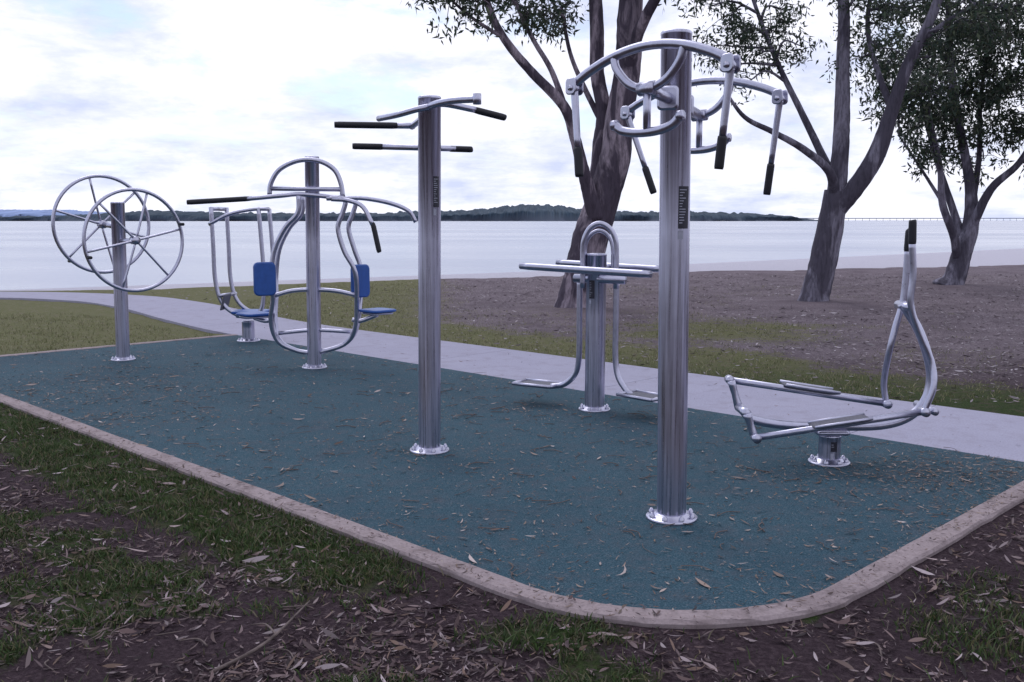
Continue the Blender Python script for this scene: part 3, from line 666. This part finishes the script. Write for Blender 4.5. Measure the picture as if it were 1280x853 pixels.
keep=(~onpad(x,y,-.01))&nearside(x,y)&(rng.random(len(x))<np.clip((g_-.18)*1.7,0.015,1)*np.clip((nn-.28)*2.2,.04,1))
blades("grass_verge",x[keep],y[keep],.034,[(.048,.085,.026),(.068,.105,.034),(.036,.062,.022),(.13,.125,.062),(.058,.09,.034),(.15,.13,.09)])
x,y=sample(300000,0,0,8,26,.9); w=(x+y)*R2; u=(-x+y)*R2; g_,s_=masks(x,y); nn=fbm(x*5,y*5,3)
keep=((w>8.0)|((u>11.65)&(w<6.3)))&(s_<.2)&(rng.random(len(x))<np.clip(g_*1.4-.3,0,1)*np.clip((nn-.25)*2.,.1,1))&~((x<-5)&(y>16.0))
blades("grass_lawn",x[keep],y[keep],.036,[(.15,.16,.075),(.21,.205,.105),(.11,.125,.055),(.29,.26,.17)])

# sticks
mb=MB()
def stick(P,r): tube(mb,[(px,py,pz+float(gz(np.array([px]),np.array([py]))[0])+r) for px,py,pz in P],[r,r*.9,r*.4],0,7,5,wob=.15)
stick([(-1.02,3.15,0),(-.88,3.35,.012),(-.80,3.72,.02)],.007)
stick([(-.86,3.42,.01),(-.92,3.5,.02),(-.98,3.52,.01)],.004)
stick([(.72,2.95,0),(.86,2.88,.01),(1.0,2.90,0)],.006)
for i in range(260):
    px=random.uniform(-3.2,2.8); py=random.uniform(2.5,5.6)
    if (px+py)*R2<2.5 or (-px+py)*R2<1.5:
        a=random.uniform(0,6.28); L=random.uniform(.04,.2); stick([(px,py,.004),(px+L*.5*math.cos(a),py+L*.5*math.sin(a),.012),(px+L*math.cos(a+.4),py+L*math.sin(a+.4),.004)],random.uniform(.0012,.0035))
mb.build("fallen_sticks",[M_twig])
mb=MB()
for i in range(480):
    px=random.uniform(-4.6,3.2); py=random.uniform(3.9,10)
    if onpad(np.array([px]),np.array([py]),.1)[0]:
        a=random.uniform(0,6.28); L=random.uniform(.03,.16); r=random.uniform(.0012,.003); z=.021+r
        tube(mb,[(px,py,z),(px+L*.5*math.cos(a),py+L*.5*math.sin(a),z+.004),(px+L*math.cos(a+.3),py+L*math.sin(a+.3),z)],r,0,6,4)
mb.build("twigs_on_pad",[M_twig])

# ------------------------------------------------------------------ far shore
def ridge(name,Yd,x0,x1,n,prof,depth,amp,cols,foot=None):
    xs_=np.linspace(x0,x1,n); px=[p[0] for p in prof]; pz=[p[1] for p in prof]
    top=np.interp(xs_,px,pz); rows=9; V=[];C=[]
    for r in range(rows):
        f=[0,.02,.05,.25,.45,.65,.85,1.,1.3][r]; hz=[-1,.06,.48,.60,.72,.82,.92,1.0,-.2][r]
        nz=(fbm(xs_*.11+r*31,np.full(n,r*3.7),4)-.5)*amp*(0 if r==0 else 1)*np.clip(top/10,.25,1)
        z=np.where(r==0,-.3,top*hz+nz*2)
        V.append(np.stack([xs_,Yd+f*depth+(fbm(xs_*.02,np.full(n,r*2.),3)-.5)*depth*.2,z],1))
        cc=np.array(cols)[rng.integers(0,len(cols),n)]*rng.uniform(.75,1.25,n)[:,None]
        if r<=1 and foot is not None: cc=np.tile(np.array(foot),(n,1))
        C.append(np.concatenate([cc,np.ones((n,1))],1))
    V=np.concatenate(V);C=np.concatenate(C); i=np.arange(rows*n).reshape(rows,n)
    F=np.stack([i[:-1,:-1].ravel(),i[:-1,1:].ravel(),i[1:,1:].ravel(),i[1:,:-1].ravel()],1)
    fast_mesh(name,V,F,M_hill,col=C)
def pf(l,d=1600): return [((a-640)*d/1225,b_*d/1225) for a,b_ in l]
ridge("distant_wooded_shore",1600,-1500,530,1500,pf([(-600,7),(0,6),(70,9),(150,14),(240,12),(330,10),(450,11),(540,13),(580,15),(625,18),(655,23),(690,22),(730,17),(780,13),(860,13),(930,11),(985,9),(1010,5),(1040,0)]),160,4.5,[(.034,.056,.086),(.044,.068,.098),(.027,.046,.072),(.054,.078,.106)],(.07,.085,.12))  # canopy greens shifted blue: distance haze is mixed into the vertex colours
ridge("distant_hills",6500,-6000,-2000,300,pf([(-500,8),(-80,15),(-20,14),(20,15),(60,12),(110,10),(170,8),(260,5)],6500),800,10,[(.24,.32,.54),(.26,.34,.56)])  # pale lavender-blue is aerial haze painted as the hills' base colour
mb=MB()
tube(mb,[(540,1900,5),(1400,2050,5.5)],.8,0,6,2)
for i in range(60):
    t=i/60; tube(mb,[(540+860*t,1900+150*t,-1),(540+860*t,1900+150*t,5)],.4,0,5,1)
mb.build("distant_bridge",[plain("bridge_concrete",(.26,.29,.38),.9)])

# ------------------------------------------------------------------ world, sun, camera
wd_=bpy.data.worlds.new("World"); scene.world=wd_; wd_.use_nodes=True; nt=wd_.node_tree; nt.nodes.clear()
out=nt.nodes.new("ShaderNodeOutputWorld")
sky=nt.nodes.new("ShaderNodeTexSky"); sky.sky_type='NISHITA'; sky.sun_disc=False
SE,SR=math.radians(52),math.radians(-25)
sky.sun_elevation=SE; sky.sun_rotation=SR; sky.air_density=1.0; sky.dust_density=.5
bg1=nt.nodes.new("ShaderNodeBackground"); bg1.inputs[1].default_value=.15; nt.links.new(sky.outputs[0],bg1.inputs[0])
tc=nt.nodes.new("ShaderNodeTexCoord"); sp=nt.nodes.new("ShaderNodeSeparateXYZ"); nt.links.new(tc.outputs["Generated"],sp.inputs[0])
zc=mth(nt,'ADD',mth(nt,'MAXIMUM',sp.outputs[2],0.0),.16)
cb=nt.nodes.new("ShaderNodeCombineXYZ"); nt.links.new(mth(nt,'DIVIDE',sp.outputs[0],zc),cb.inputs[0]); nt.links.new(mth(nt,'DIVIDE',sp.outputs[1],zc),cb.inputs[1])
mp=nt.nodes.new("ShaderNodeMapping"); mp.inputs["Location"].default_value=(3.3,1.2,0.4); nt.links.new(cb.outputs[0],mp.inputs[0])
na=noise(nt,mp.outputs[0],.85,9,.60,.3)
mp2=nt.nodes.new("ShaderNodeMapping"); mp2.inputs["Scale"].default_value=(1,1,2.4); nt.links.new(tc.outputs["Generated"],mp2.inputs[0])
nb=noise(nt,mp2.outputs[0],7.5,9,.62,.2)
nc=noise(nt,mp.outputs[0],1.9,8,.62)
mk=mth(nt,'ADD',mth(nt,'MULTIPLY',na,.55),mth(nt,'MULTIPLY',nb,.45))
mk=mth(nt,'ADD',mk,mth(nt,'MULTIPLY',mth(nt,'MAXIMUM',mth(nt,'SUBTRACT',.09,sp.outputs[2]),0.0),1.1))
mk=mth(nt,'ADD',mk,mth(nt,'MULTIPLY',sp.outputs[0],.07))
mask=ramp(nt,mk,[(.41,.45),(.475,1.0)])
ccol=ramp(nt,mth(nt,'ADD',mth(nt,'MULTIPLY',nb,.6),mth(nt,'MULTIPLY',nc,.4)),[(.38,(.63,.69,.93)),(.46,(.80,.84,1.03)),(.53,(.97,.98,1.10))])
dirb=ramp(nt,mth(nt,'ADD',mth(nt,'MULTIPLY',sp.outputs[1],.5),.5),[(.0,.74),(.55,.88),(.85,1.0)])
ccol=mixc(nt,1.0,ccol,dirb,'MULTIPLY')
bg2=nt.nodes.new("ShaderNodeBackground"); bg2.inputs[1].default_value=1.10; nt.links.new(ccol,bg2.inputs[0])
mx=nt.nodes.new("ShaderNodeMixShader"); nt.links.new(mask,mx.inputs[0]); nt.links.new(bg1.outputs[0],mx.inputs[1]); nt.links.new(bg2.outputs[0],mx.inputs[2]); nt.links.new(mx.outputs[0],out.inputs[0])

sl=bpy.data.lights.new("sun","SUN"); sl.energy=.8; sl.angle=math.radians(34); sl.color=(1,.97,.97)
so=bpy.data.objects.new("sun",sl); link(so)
sd=Vector((math.sin(SR)*math.cos(SE),math.cos(SR)*math.cos(SE),math.sin(SE)))
so.rotation_euler=(-sd).to_track_quat('-Z','Y').to_euler(); so.location=(0,0,30)

cam=bpy.data.cameras.new("camera"); cam.sensor_width=36; cam.lens=34.45; cam.clip_end=20000; cam.clip_start=.05
co=bpy.data.objects.new("camera",cam); link(co); co.location=(0,0,1.5); co.rotation_euler=(math.radians(90-7.03),0,0); scene.camera=co
scene.view_settings.view_transform='Standard'; scene.view_settings.look='None'; scene.view_settings.exposure=0; scene.view_settings.gamma=1
